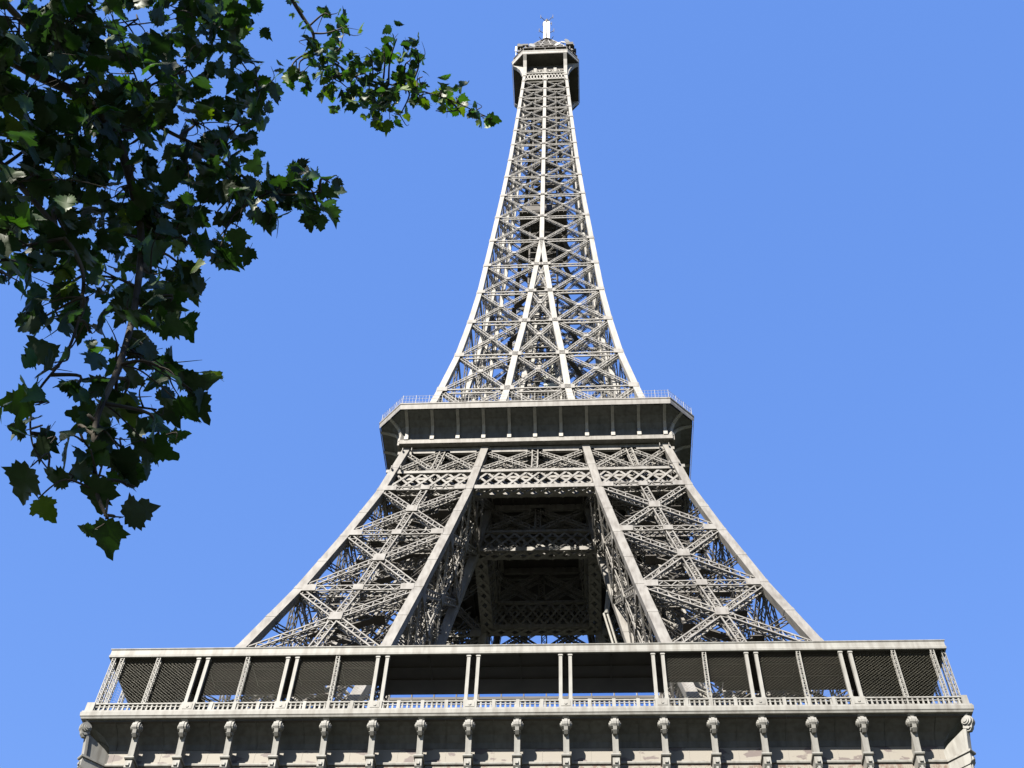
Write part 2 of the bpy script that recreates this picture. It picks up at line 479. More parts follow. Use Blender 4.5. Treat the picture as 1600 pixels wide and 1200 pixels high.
def console_mesh(extra=0.0):
    """bracket with a scroll head, shaft, capped shoe and a plate running back to the wall. local: x across, -y outwards from the wall plane"""
    m = MB()
    d = extra
    ax = (V(0, -1, 0), V(0, 0, 1), V(1, 0, 0))
    # web plate
    m.prism([(-0.1, 52.3), (1.0 + d, 52.3), (1.18 + d, 54.0), (1.45 + d, 55.9), (1.5 + d, 56.25), (1.3 + d, 56.1), (0.45, 55.5), (-0.1, 55.15)], *ax, (0, 0, 0), -0.09, 0.09)
    # shaft flange, slightly curved
    fr = [(1.22, 54.15), (1.34, 54.8), (1.47, 55.4), (1.60, 55.95)]
    prof = [(u + d, z) for u, z in fr] + [(u + d - 0.22, z) for u, z in fr[::-1]]
    m.prism(prof, *ax, (0, 0, 0), -0.23, 0.23)
    m.prism([(1.62 + d, 55.86), (1.50 + d, 55.86), (1.50 + d, 55.72), (1.64 + d, 55.76)], *ax, (0, 0, 0), -0.12, 0.12)
    # shoe cap and block
    m.prism([(0.1, 53.98), (1.36 + d, 53.98), (1.42 + d, 54.06), (1.42 + d, 54.14), (0.1, 54.14)], *ax, (0, 0, 0), -0.38, 0.38)
    m.prism([(0.1, 53.1), (1.02 + d, 53.1), (1.20 + d, 53.3), (1.24 + d, 53.96), (0.1, 53.96)], *ax, (0, 0, 0), -0.27, 0.27)
    m.prism([(1.2 + d, 53.35), (1.32 + d, 53.4), (1.34 + d, 53.62), (1.22 + d, 53.66)], *ax, (0, 0, 0), -0.12, 0.12)
    m.prism([(0.1, 51.0), (0.8 + d, 51.0), (1.0 + d, 53.08), (0.1, 53.08)], *ax, (0, 0, 0), -0.2, 0.2)
    # scroll head: lobed drum with side volutes
    cy, cz = 1.82 + d, 56.5

    def drum(x0, x1, r, oy=0.0, oz=0.0, k=14):
        m.prism([(cy + oy + r * math.cos(a * 2 * math.pi / k), cz + oz + r * math.sin(a * 2 * math.pi / k)) for a in range(k)], *ax, (0, 0, 0), x0, x1)
    drum(-0.12, 0.12, 0.47)
    drum(-0.30, -0.13, 0.41); drum(0.13, 0.30, 0.41)
    for s in (-1, 1):
        a, b = sorted((s * 0.305, s * 0.40)); drum(a, b, 0.30, -0.05, -0.03)
        a, b = sorted((s * 0.405, s * 0.47)); drum(a, b, 0.17, -0.05, -0.03)
        m.prism([(cy - 0.35, cz - 0.15), (cy + 0.12, cz - 0.62), (cy - 0.05, cz - 0.72), (cy - 0.45, cz - 0.45)], *ax, (0, 0, 0), *sorted((s * 0.05, s * 0.26)))
    # tongue leaf curling below the scroll
    m.prism([(cy + 0.32, cz - 0.30), (cy + 0.20, cz - 0.62), (cy - 0.02, cz - 0.85), (cy - 0.25, cz - 0.80), (cy - 0.1, cz - 0.3)], *ax, (0, 0, 0), -0.15, 0.15)
    m.prism([(cy + 0.1, cz + 0.4), (cy + 0.30, cz + 0.58), (1.5 + d, 57.04), (1.2 + d, 57.04)], *ax, (0, 0, 0), -0.26, 0.26)
    return m


proto = console_mesh().build('console', IRON_LOW, gal)
proto.location = (-8 * 3.82, -WY, 0)
for k in range(4):
    cs, sn = round(math.cos(k * math.pi / 2)), round(math.sin(k * math.pi / 2))
    for i in range(-8, 9):
        if k == 0 and i == -8: continue
        x, y = i * 3.82, -WY
        copy_part(proto, gal, k * math.pi / 2, (x * cs - y * sn, x * sn + y * cs, 0))
cp = console_mesh(0.72).build('corner_console', IRON_LOW, gal)
cp.rotation_euler.z = -math.pi / 4; cp.location = (-WY, -WY, 0)
for k in (1, 2, 3):
    c = copy_part(cp, gal, k * math.pi / 2)
    cs, sn = round(math.cos(k * math.pi / 2)), round(math.sin(k * math.pi / 2))
    c.location = (-WY * cs + WY * sn, -WY * sn - WY * cs, 0)

# balustrade with pedestals
m = MB(); BY = HB - 0.30
m.box2((-BY - 0.1, -BY - 0.12, 58.53), (BY - 0.14, -BY + 0.12, 58.64)); m.box2((-BY + 0.14, -BY - 0.10, 57.80), (BY - 0.14, -BY + 0.10, 57.90))
m.box2((-BY + 0.14, -BY - 0.05, 58.30), (BY - 0.14, -BY + 0.05, 58.36))
nb = 176
for i in range(nb):
    x = -BY + 0.5 + (2 * BY - 1.0) * i / (nb - 1)
    m.sweep([[V(x + a * h, -BY + b * h, z) for a, b in ((-1, -1), (1, -1), (1, 1), (-1, 1))] for h, z in ((0.07, 57.9), (0.085, 58.02), (0.05, 58.3), (0.07, 58.45), (0.075, 58.53))], cap=False)
for i in range(-4, 4):
    x = (i + 0.5) * 7.66
    m.box2((x - 0.55, -BY - 0.17, 57.80), (x + 0.55, -BY + 0.17, 58.64)); m.box2((x - 0.38, -BY - 0.20, 57.98), (x + 0.38, -BY - 0.17, 58.48))
    m.prism([(0.12 * math.cos(a * math.pi / 4), 0.12 * math.sin(a * math.pi / 4)) for a in range(8)], (1, 0, 0), (0, 0, 1), (0, 1, 0), (x, -BY, 58.22), -0.25, -0.2)
    if i < 3:
        for q in (1.9, 3.83, 5.75): m.box2((x + q - 0.14, -BY - 0.13, 57.80), (x + q + 0.14, -BY + 0.13, 58.69))
m.box2((-BY - 0.18, -BY - 0.18, 57.80), (-BY + 0.5, -BY + 0.3, 58.70))
four(m, 'balustrade', IRON_LOW, gal)

# posts
CZ = 63.6
pm = MB(); pm.box2((-0.14, -0.14, 57.8), (0.14, 0.14, CZ - 0.02)); pm.box2((-0.2, -0.2, 58.66), (0.2, 0.2, 58.85)); pm.box2((-0.19, -0.19, CZ - 0.35), (0.19, 0.19, CZ - 0.22))
pp = pm.build('gallery_post', IRON_LOW, gal)
lm = MB(); lm.lattice((0, 0, 57.8), (0, 0, CZ - 0.05), (0, -1, 0), 0.34, 0.28, 0.24, 0.07, 0.05); lp = lm.build('lattice_post', IRON_LOW, gal)
PYY = HB - 0.55
first = [True, True]


def put(proto_, idx, x, y, k):
    cs, sn = round(math.cos(k * math.pi / 2)), round(math.sin(k * math.pi / 2))
    loc = (x * cs - y * sn, x * sn + y * cs, 0)
    if first[idx]:
        first[idx] = False; proto_.location = loc; proto_.rotation_euler.z = k * math.pi / 2
    else:
        copy_part(proto_, gal, k * math.pi / 2 - proto_.rotation_euler.z, loc)


for k in range(4):
    for i in range(-4, 4):
        for d in (-0.40, 0.40): put(pp, 0, (i + 0.5) * 7.66 + d, -PYY, k)
    for x in (-30.7, -23.0, -15.3, 15.3, 23.0, 30.7): put(lp, 1, x, -PYY, k)
    for d in (0.0, 0.75): put(lp, 1, -PYY + 0.2 + d, -PYY, k)
    put(lp, 1, PYY - 0.95, -PYY, k)

# canopy: a ring with notches round the legs, fascia boards round it
m = MB()


def flat(mb, pts, z0, z1):
    k = len(pts)
    mb.sweep([[V(x, y, z) for x, y in pts] for z in (z0, z1)])


CE = HB - 0.32
fr = [(-CE + 0.1, -CE + 0.1), (CE - 0.1, -CE + 0.1), (CE - 0.1, -29.7), (28.4, -29.7), (17.2, -29.8), (17.2, -30.9), (12.4, -30.9), (12.4, -29.55),
      (-12.4, -29.55), (-12.4, -30.9), (-17.2, -30.9), (-17.2, -29.8), (-28.4, -29.7), (-CE + 0.1, -29.7)]
flat(m, fr, CZ, CZ + 0.45)
# ribs under the ceiling
for i in range(-9, 10):
    m.box2((i * 3.83 - 0.06, -34.6, CZ - 0.10), (i * 3.83 + 0.06, -31.0, CZ - 0.004))
for y in (-33.2, -31.6): m.box2((-28, y - 0.05, CZ - 0.08), (28, y + 0.05, CZ - 0.006))
o = m.build('canopy', BOARD, gal)
m2 = MB()
for s in (-1, 1):
    x0, x1 = sorted((s * (CE - 0.1), s * 28.3)); m2.box2((x0, -29.69, CZ), (x1, 29.69, CZ + 0.45))
m2.build('canopy', BOARD, gal)
copy_part(o, gal, math.pi)
m = MB(); mitred(m, [(CE - 0.12, CZ - 0.10), (CE + 0.02, CZ - 0.08), (CE + 0.05, CZ + 0.10), (CE, CZ + 0.2), (CE, CZ + 0.62), (CE + 0.08, CZ + 0.72), (CE + 0.08, CZ + 0.78), (CE - 0.12, CZ + 0.78)])
four(m, 'fascia', IRON_LOW, gal)

# safety nets in the outer bays
def net(x0, x1):
    m = MB(); z0, z1 = 58.7, CZ - 0.12; y = -PYY + 0.22; st = 0.32; L = z1 - z0
    for sgn in (1, -1):
        x = x0 - L
        while x < x1 + L:
            # line from (x,z1) to (x+sgn*L*0.8,z0)
            run = sgn * L * 1.25
            xa, xb = x, x + run
            t0 = 0.0; t1 = 1.0
            for t_, lim in ((x0, 0), (x1, 0)):
                pass
            lo, hi = (x0 - xa) / run, (x1 - xa) / run
            if lo > hi: lo, hi = hi, lo
            t0, t1 = max(0, lo), min(1, hi)
            if t1 - t0 > 0.02:
                r = 0.011 if sgn == (-1 if x0 > 0 else 1) else 0.005
                m.bar((xa + run * t0, y, z1 - L * t0), (xa + run * t1, y, z1 - L * t1), r, r, (0, -1, 0))
            x += st
    return m.build('safety_net', NET, gal)


for a, b in ((-34.2, -27.25), (-26.35, -19.6), (-18.7, -11.9), (11.9, 18.7), (19.6, 26.35), (27.25, 34.2)):
    net(a, b)
# glazed pavilion behind the middle bays
m = MB(); y = -27.5
m.box2((-12.1, y - 0.1, 64.58), (12.1, y + 0.1, 64.84)); m.box2((-12.3, y - 0.3, 66.3), (12.3, -18.0, 66.6)); m.box2((-12.1, y - 0.1, 57.76), (12.1, y + 0.1, 58.9)); m.box2((-12.1, y - 0.1, 66.0), (12.1, y + 0.1, 66.28))
for i in range(-6, 7): m.box2((i * 2.0 - 0.06, y - 0.13, 57.76), (i * 2.0 + 0.06, y + 0.09, 66.25))
pav = m.build('pavilion', DARK, gal)
m = MB(); m.box2((-12.0, y - 0.02, 58.92), (12.0, y + 0.02, 64.56)); m.box2((-12.0, y - 0.02, 64.86), (12.0, y + 0.02, 65.98)); m.build('glazing', GLASS, pav)
m = MB(); m.box2((-12.1, -18.2, 57.76), (12.1, -18.0, 66.28)); m.box2((-12.1, y + 0.12, 57.76), (-11.95, -18.22, 66.28)); m.box2((11.95, y + 0.12, 57.76), (12.1, -18.22, 66.28)); m.build('wall', DARK, pav)

# ------------------------------------------------------------------ second floor: trusses
def T(z, y_in): return z


def truss(parent_name, plane, half, segs, depth_sign, outer=True):
    """girder band along x at plane(z) between +-half(z)"""
    P = lambda x, z, o=0.0: V(x, plane(z) + o, z)
    n = V(0, -1, 0.15) if outer else V(0, -1, 0)
    main = MB()
    for z, hh, pr in ((102.75, 0.62, 0.34), (106.55, 0.42, 0.2), (111.75, 1.0, 0.2)):
        h = half(z) - 0.3
        for o in (0.0, 1.15):
            main.box2((-h, plane(z) + o - pr / 2 - 0.15, z - hh / 2), (h, plane(z) + o + 0.15, z + hh / 2))
    t = main.build('girder', IRON, tower)
    # diamond lattice web
    lw = MB(); z0, z1 = 103.05, 106.35; pitch = 1.62; run = pitch * 1.5
    for o in (0.0, 1.15):
        h = half(104.7) - 0.5
        k = int(2 * h / pitch) + 3
        for i in range(-3, k):
            for s in (1, -1):
                xa = -h + i * pitch; xb = xa + s * run
                a, b = np.array([xa, z0]), np.array([xb, z1])
                t0, t1 = 0.0, 1.0
                lo, hi = sorted(((-h - xa) / (xb - xa), (h - xa) / (xb - xa)))
                t0, t1 = max(0, lo), min(1, hi)
                if t1 - t0 > 0.05:
                    q0 = a + (b - a) * t0; q1 = a + (b - a) * t1
                    lw.bar(P(q0[0], q0[1], o - 0.03 * s), P(q1[0], q1[1], o - 0.03 * s), 0.30, 0.05, n)
    # lacing across the bottom of the box
    h = half(102.5) - 0.5; k = int(2 * h / 1.62)
    for i in range(k):
        xa = -h + 2 * h * i / k; xb = -h + 2 * h * (i + 1) / k
        lw.bar(P(xa, 102.35, 0.0), P(xb, 102.35, 1.2), 0.4, 0.06, (0, 0, 1)); lw.bar(P(xb, 102.27, 0.0), P(xa, 102.27, 1.2), 0.4, 0.06, (0, 0, 1))
    lw.build('lattice_web', IRON, t)
    # upper row of crossed braces with posts
    z0, z1 = 106.8, 111.4
    xs = segs
    for (f0, f1) in zip(xs[:-1], xs[1:]):
        xb = MB()
        a0, a1, b0, b1 = f0(z0), f0(z1), f1(z0), f1(z1)
        for o in (0.0, 1.15):
            xb.lattice(P(a0, z0, o), P(b1, z1, o), n, 0.62, 0.35, 0.55, 0.12, 0.09, 0.5); xb.lattice(P(b0, z0, o + 0.02), P(a1, z1, o + 0.02), n, 0.62, 0.35, 0.55, 0.12, 0.09, 0.5)
            for (x_, z_) in ((a1, z1 - 0.1), (b1, z1 - 0.1), (a0, z0 + 0.1), (b0, z0 + 0.1)):
                xb.box(P(x_, z_, o - 0.2), (1.9, 0.08, 0.5))
        xb.build('cross_brace', IRON, t)
    for f in segs:
        if f in POSTS:
            pb = MB(); pb.lattice(P(f(z0), z0, 0), P(f(z1), z1, 0), n, 0.85, 0.5, 0.6, 0.15, 0.1, 0.1); pb.build('post', IRON, t)
    return t


om = lambda z: -(wo(z) - th(z) / 2)
fi = [lambda z: -wo(z) + 0.5, lambda z: -(wo(z) + wi(z)) / 2, lambda z: -wi(z), lambda z: 0.0, lambda z: wi(z), lambda z: (wo(z) + wi(z)) / 2, lambda z: wo(z) - 0.5]
POSTS = [fi[1], fi[3], fi[5]]


def copy_tree(o, parent, rz):
    c = o.copy(); c.parent = parent; c.rotation_euler.z += rz; COL.objects.link(c)
    for ch in o.children:
        d = ch.copy(); d.parent = c; COL.objects.link(d)
    return c


tr0 = truss('outer', om, wo, fi, 1)
for k in (1, 2, 3): copy_tree(tr0, tower, k * math.pi / 2)
im = lambda z: -wi(z)
tr1 = truss('inner', im, wi, [fi[2], fi[3], fi[4]], 1, outer=False)
for k in (1, 2, 3): copy_tree(tr1, tower, k * math.pi / 2)

# ------------------------------------------------------------------ second floor platform
A2, B2 = 17.4, 20.5


def octagon(a, b, z):
    return [V(-a, -b, z), V(a, -b, z), V(b, -a, z), V(b, a, z), V(a, b, z), V(-a, b, z), V(-b, a, z), V(-b, -a, z)]


m = MB()
m.box2((-17.0, -17.0, 112.5), (17.0, 17.0, 113.2))
m.sweep([octagon(A2 - 0.1, B2 - 0.15, 116.0), octagon(A2 - 0.1, B2 - 0.15, 116.8)])
# joists under the deck
for i in range(-10, 11):
    m.box2((i * 1.66 - 0.1, -16.6, 112.1), (i * 1.66 + 0.1, 16.6, 112.49))
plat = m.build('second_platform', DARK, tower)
prof = [(0.0, 113.0), (0.03, 113.7), (0.22, 114.4), (0.75, 115.1), (1.6, 115.6), (3.0, 115.93)]
m = MB()
for s in (0, 1, 2, 3):
    c, sn = round(math.cos(s * math.pi / 2)), round(math.sin(s * math.pi / 2))
    rot = lambda p: V(p[0] * c - p[1] * sn, p[0] * sn + p[1] * c, p[2])
    base = 17.3
    for (d0, z0), (d1, z1) in zip(prof[:-1], prof[1:]):
        m.poly([rot((-base, -base - d0, z0)), rot((base, -base - d0, z0)), rot((base, -base - d1, z1)), rot((-base, -base - d1, z1))], [(0, 1, 2, 3)])
        m.poly([rot((base, -base - d0, z0)), rot((base + d0, -base, z0)), rot((base + d1, -base, z1)), rot((base, -base - d1, z1))], [(0, 1, 2, 3)])
for i in range(-10, 10):   # sheet seams
    if i % 2 == 0: continue
    for (d0, z0), (d1, z1) in zip(prof[:-1], prof[1:]):
        m.bar((i * 1.665, -17.32 - d0, z0), (i * 1.665, -17.32 - d1, z1), 0.06, 0.06, (0, -1, -1))
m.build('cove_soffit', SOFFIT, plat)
# edge band
m = MB()
m.sweep([octagon(A2, B2, 115.9), octagon(A2 + 0.02, B2 + 0.05, 116.3), octagon(A2 + 0.02, B2 + 0.05, 116.75), octagon(A2 + 0.06, B2 + 0.14, 116.85), octagon(A2 + 0.06, B2 + 0.14, 117.05)], cap=False)
m.sweep([octagon(A2 - 0.2, B2 - 0.4, 117.02), octagon(A2 - 0.2, B2 - 0.4, 117.06)])
m.build('edge_band', IRON, plat)
m = MB(); m.box2((-17.5, -17.75, 112.25), (17.5, -17.0, 112.98)); four(m, 'flange', IRON, plat)
# ribs
m = MB(); rp = [(0.0, 113.0), (0.42, 113.0), (0.42, 113.75), (0.5, 114.35), (1.0, 115.0), (1.9, 115.5), (3.05, 115.85), (3.05, 115.97), (1.5, 115.64), (0.7, 115.12), (0.2, 114.42), (0.02, 113.7)]
m.prism(rp, (0, -1, 0), (0, 0, 1), (1, 0, 0), (0, 0, 0), -0.2, 0.2)
m.box2((-0.26, -0.56, 112.98), (0.26, 0.02, 113.6))
rib = m.build('rib', IRON_HI, plat); rib.location = (-5 * 3.33, -17.3, 0)  # lit grey of the ribs put into a lighter paint tone
for k in range(4):
    cs, sn = round(math.cos(k * math.pi / 2)), round(math.sin(k * math.pi / 2))
    for i in range(-5, 6):
        if k == 0 and i == -5: continue
        x, y = i * 3.33, -17.3
        copy_part(rib, plat, k * math.pi / 2, (x * cs - y * sn, x * sn + y * cs, 0))
for k in range(4):
    a = (k + 0.5) * math.pi / 2
    c = copy_part(rib, plat, a, None)
    c.name = 'rib'
    d = 17.3
    c.location = (d * math.sin(a) * 1.4142, -d * math.cos(a) * 1.4142, 0)
    c.scale = (1, 0.76, 1)
# railing
m = MB()
oc = octagon(A2 - 0.1, B2 - 0.1, 0)
for p, q in zip(oc, oc[1:] + oc[:1]):
    L = np.linalg.norm(q - p); k = max(3, int(L / 1.7))
    for i in range(k):
        c = p + (q - p) * i / k
        m.bar(c + V(0, 0, 117.05), c + V(0, 0, 118.9), 0.06, 0.06, (0, 1, 0))
        e = p + (q - p) * (i + 1) / k
        for j in range(1, 4):
            c2 = c + (e - c) * j / 4; m.bar(c2 + V(0, 0, 117.05), c2 + V(0, 0, 118.8), 0.025, 0.025, (0, 1, 0))
    for z in (117.6, 118.2, 118.8): m.bar(p + V(0, 0, z), q + V(0, 0, z), 0.03, 0.03)
m.build('railing', IRON_HI, plat)
# upper terrace of the second floor, set back
m = MB(); m.sweep([octagon(13.0, 16.2, 120.4), octagon(13.0, 16.2, 120.9)]); m.sweep([octagon(12.2, 12.8, 117.08), octagon(12.2, 12.8, 120.38)])
m.build('upper_terrace', DARK, plat)

# ------------------------------------------------------------------ spire
SZ = [117.3, 128.4, 139.1, 149.8, 160.1, 169.7, 179.4, 189.2, 199.1, 208.2, 216.8, 225.0, 232.9, 240.1, 246.5, 253.0, 258.6, 264.2]
m = MB()
zs = [114] + SZ + [268.5, 273]
low = [z for z in zs if z < 180]
for sx in (-1, 1):
    for sy in (-1, 1):
        post(m, 'o', 'o', sx, sy, zs)
        for k in (('o', 'i'), ('i', 'o')): post(m, *k, sx, sy, low)
        post(m, 'i', 'i', sx, sy, low)
for k in range(4):
    cs, sn = round(math.cos(k * math.pi / 2)), round(math.sin(k * math.pi / 2))
    rings = []
    for z in [z for z in zs if z > 179]:
        h = th(z) / 2; y = -(wo(z) - h)
        rings.append([V(x_ * cs - y_ * sn, x_ * sn + y_ * cs, z) for x_, y_ in ((-h, y - h), (h, y - h), (h, y + h), (-h, y + h))])
    m.sweep(rings)
spire = m.build('spire', IRON_HI, tower)


def gird(mb, p, q, n, z, k=1.0):
    s = float(np.interp(z, [117, 160, 200, 267], [0.62, 0.54, 0.44, 0.32])) * k
    mb.lattice(p, q, n, s, s * 0.7, s * 0.85, 0.17 * s + 0.02, 0.10 * s + 0.02, 0.35)


for a, b in zip(SZ[:-1], SZ[1:]):
    xm = MB(); hm = MB()
    for k in range(4):
        cs, sn = round(math.cos(k * math.pi / 2)), round(math.sin(k * math.pi / 2))
        rot = lambda p: V(p[0] * cs - p[1] * sn, p[0] * sn + p[1] * cs, p[2])
        n = rot((0, -1, 0.1))
        Y = lambda z: -(wo(z) - th(z) / 2)
        xs = [lambda z: -(wo(z) - th(z) / 2), lambda z: -wi(z), lambda z: wi(z), lambda z: wo(z) - th(z) / 2]
        if a > 175: xs = [xs[0], lambda z: 0.0, xs[3]]
        for f0, f1 in zip(xs[:-1], xs[1:]):
            if abs(f1(b) - f0(b)) < 1.4: continue
            P = lambda f, z: rot((f(z), Y(z), z))
            gird(xm, P(f0, a), P(f1, b), n, a); gird(xm, P(f1, a), P(f0, b), n, a)
            p, q = P(f0, b), P(f1, b)
            s = float(np.interp(a, [117, 160, 200, 267], [0.9, 0.8, 0.7, 0.5]))
            for dz in (s / 2, -s / 2):
                hm.bar(p + V(0, 0, dz), q + V(0, 0, dz), 0.16, 0.22, (0, 0, 1))
            hm.lattice(p, q, n, s, 0.0, s * 0.9, 0.08, 0.07, 0.3)
            # gussets
            for f in (f0, f1):
                c = P(f, b); nn = np.array(n) / np.linalg.norm(n)
                inw = (q - p) / np.linalg.norm(q - p) * (1 if f is f0 else -1)
                plate(hm, c + inw * 0.3 * s + nn * (th(b) / 2 + 0.02), n, th(b) + 0.55 * s, 1.2 * s)
            wA, wB = abs(f1(a) - f0(a)), abs(f1(b) - f0(b)); t = wA / (wA + wB)
            c = P(f0, a) + (P(f1, b) - P(f0, a)) * t
            plate(hm, c + np.array(n) / np.linalg.norm(n) * 0.3, n, 0.8 * s, 0.8 * s)
        # inner faces of the four pillars while they are still apart
        if b < 172:
            Yi = lambda z: -wi(z)
            for f0, f1 in ((xs[0], xs[1]), (xs[2], xs[3])):
                P = lambda f, z: rot((f(z), Yi(z), z))
                gird(xm, P(f0, a), P(f1, b), n, a, 0.65); gird(xm, P(f1, a), P(f0, b), n, a, 0.65)
                gird(hm, P(f0, b), P(f1, b), n, a, 0.7)
    # horizontal frame
    W = wo(b) - 0.5
    gird(hm, V(-W, -W, b), V(W, W, b), V(0, 0, 1), a, 0.7); gird(hm, V(-W, W, b), V(W, -W, b), V(0, 0, 1), a, 0.7)
    xm.build('cross_brace', IRON_MID, spire); hm.build('strut', IRON_MID, spire)

# lift shaft and stairs inside the spire
m = MB()
for sx, sy in ((-1, -1), (1, -1), (1, 1), (-1, 1)):
    for z0, z1 in zip(range(118, 268, 10), range(128, 278, 10)):
        r0 = min(2.6, wo(z0) * 0.42); r1 = min(2.6, wo(z1) * 0.42)
        m.bar((sx * r0, sy * r0, z0), (sx * r1, sy * r1, z1), 0.3, 0.3, (0, 1, 0))
for i, z in enumerate(np.arange(119, 268, 2.4)):
    r = min(2.6, wo(z) * 0.42)
    for p, q in (((-r, -r), (r, -r)), ((r, -r), (r, r)), ((r, r), (-r, r)), ((-r, r), (-r, -r))):
        m.bar((*p, z), (*q, z), 0.16, 0.2)
    if i % 2: m.bar((-r, -r, z), (r, -r, z + 2.4), 0.12, 0.1, (0, 1, 0)); m.bar((r, r, z), (-r, r, z + 2.4), 0.12, 0.1, (0, 1, 0))
m.build('lift_shaft', DARK, spire)
m = MB(); z = 119.0; i = 0
while z < 266:
    W = wo(z) * 0.62; t = i * 0.9; dz = 1.5
    p = V(W * math.cos(t) * 0.9, W * math.sin(t) * 0.9, z); t2 = t + 0.9
    q = V(W * math.cos(t2) * 0.9, W * math.sin(t2) * 0.9, z + dz)
    m.bar(p, q, 0.8, 0.12); m.bar(p + V(0, 0, 1), q + V(0, 0, 1), 0.06, 0.06)
    z += dz; i += 1
m.build('staircase', DARK, spire)
m = MB(); m.box2((0.4, -2.9, 143.2), (3.0, -0.4, 146.4)); m.box2((0.3, -3.0, 146.4), (3.1, -0.3, 146.6)); m.bar((1.7, -1.6, 146.6), (1.7, -1.6, 160), 0.12, 0.12, (0, 1, 0))
lc = m.build('lift_cabin', CABIN, spire)
m = MB(); m.box2((0.7, -2.93, 144.6), (2.7, -2.905, 145.9)); m.build('window', DARK, lc)
# lift change landing
m = MB(); m.box2((-4.6, -5.8, 196.6), (4.6, 5.8, 197.2)); m.box2((-4.2, -5.5, 197.2), (4.2, 5.5, 199.6))
for i in range(-4, 5): m.box2((i - 0.08, -5.7, 196.3), (i + 0.08, 5.7, 196.59))
m.build('lift_landing', DARK, spire)

# ------------------------------------------------------------------ summit
m = MB()
A3, B3 = 5.55, 8.22
m.sweep([octagon(A3 - 0.05, B3 - 0.1, 274.95), octagon(A3 - 0.05, B3 - 0.1, 275.3)])
m.box2((-5.1, -5.1, 268.6), (5.1, 5.1, 274.94))
summit = m.build('summit_platform', DARK, tower)
m = MB()
m.sweep([octagon(A3, B3, 275.1), octagon(A3 + 0.04, B3 + 0.1, 275.4), octagon(A3 + 0.04, B3 + 0.1, 276.2), octagon(A3 + 0.1, B3 + 0.25, 276.45), octagon(A3 + 0.1, B3 + 0.25, 276.75)], cap=False)
m.sweep([octagon(A3, B3, 276.7), octagon(A3, B3, 276.78)])
m.build('edge_band', IRON_HI, summit)
m = MB()
m.sweep([octagon(A3 - 0.4, B3 - 0.7, 276.8), octagon(A3 - 0.4, B3 - 0.7, 279.4)]); m.build('cabin', DARK, summit)
m = MB()
m.sweep([octagon(A3 - 0.05, B3 - 0.1, 279.42), octagon(A3 - 0.05, B3 - 0.1, 279.75)])
oc = octagon(A3 - 0.1, B3 - 0.2, 0)
for p, q in zip(oc, oc[1:] + oc[:1]):
    k = 4 if np.linalg.norm(q - p) > 5 else 2
    for i in range(k):
        c = p + (q - p) * i / k; m.bar(c + V(0, 0, 276.8), c + V(0, 0, 279.4), 0.14, 0.14, (0, 1, 0))
m.build('gallery_cage', DARK, summit)
m = MB()
m.sweep([[V(sx * h, sy * h, z) for sx, sy in ((-1, -1), (1, -1), (1, 1), (-1, 1))] for h, z in ((6.0, 279.78), (4.9, 285), (1.1, 302))])
m.build('roof', DARK, summit)
m = MB(); rh = lambda z: 7.0 - 5.5 * (z - 279.78) / 23.2
for k in range(4):
    cs, sn = round(math.cos(k * math.pi / 2)), round(math.sin(k * math.pi / 2))
    rot = lambda p: V(p[0] * cs - p[1] * sn, p[0] * sn + p[1] * cs, p[2])
    for t in (-1, -0.33, 0.33):
        m.bar(rot((t * 7.0, -7.0, 279.78)), rot((t * 1.5, -1.5, 303)), 0.3, 0.3, (0, 1, 0))
    for z0, z1 in zip((279.9, 283, 286.5, 290.5, 295), (283, 286.5, 290.5, 295, 300)):
        h0, h1 = rh(z0), rh(z1)
        m.bar(rot((-h1, -h1, z1)), rot((h1, -h1, z1)), 0.25, 0.25)
        for q in (-1, -0.33, 0.33):
            m.bar(rot((q * h0, -h0, z0)), rot(((q + 0.66) * h1, -h1, z1)), 0.16, 0.16, (0, 1, 0)); m.bar(rot(((q + 0.66) * h0, -h0, z0)), rot((q * h1, -h1, z1)), 0.16, 0.16, (0, 1, 0))
m.build('roof_frame', IRON, summit)
# corner brackets and front brackets
m = MB(); bp = [(0.0, 267.6), (0.35, 267.6), (0.55, 269.5), (1.0, 271.6), (1.9, 273.6), (2.9, 274.8), (2.9, 274.94), (0.0, 274.94)]
m.prism(bp, (0, -1, 0), (0, 0, 1), (1, 0, 0), (0, 0, 0), -0.42, 0.42)
br = m.build('bracket', IRON_HI, summit); br.location = (-5.0, -5.25, 0)
for k in range(4):
    for x in (-5.0, 5.0):
        if k == 0 and x < 0: continue
        cs, sn = round(math.cos(k * math.pi / 2)), round(math.sin(k * math.pi / 2)); y = -5.25
        copy_part(br, summit, k * math.pi / 2, (x * cs - y * sn, x * sn + y * cs, 0))
m = MB()
for x in (-2.45, 0, 2.45):
    m.prism([(0.0, 269.2), (0.3, 269.4), (0.7, 270.6), (0.75, 271.2), (0.0, 271.2)], (0, -1, 0), (0, 0, 1), (1, 0, 0), (x, -5.15, 0), -0.36, 0.36)
    for s in (-1, 1):
        pts = [V(x + s * (0.4 + 0.75 * t), -5.4, 269.3 + 1.6 * math.sin(t * 2.6)) for t in np.linspace(0, 1, 8)]
        m.tube(pts, 0.12, 5)
for i in range(13):
    x = -4.6 + i * 0.75
    m.bar((x, -5.5, 265.0), (x + 0.7, -5.45, 268.4), 0.18, 0.1, (0, -1, 0)); m.bar((x + 0.7, -5.53, 265.0), (x, -5.48, 268.4), 0.18, 0.1, (0, -1, 0))
for z in (264.7, 268.6): m.box2((-5.0, -5.75, z - 0.2), (5.0, -5.35, z + 0.2))
for i in range(2):
    for s in (-1, 1):
        pts = [V(s * (0.2 + 4.6 * t), -5.6, 268.8 + 1.1 * t ** 1.5) for t in np.linspace(0, 1, 7)]
        m.tube(pts, 0.14, 5)
four(m, 'ornament', IRON_HI, summit)
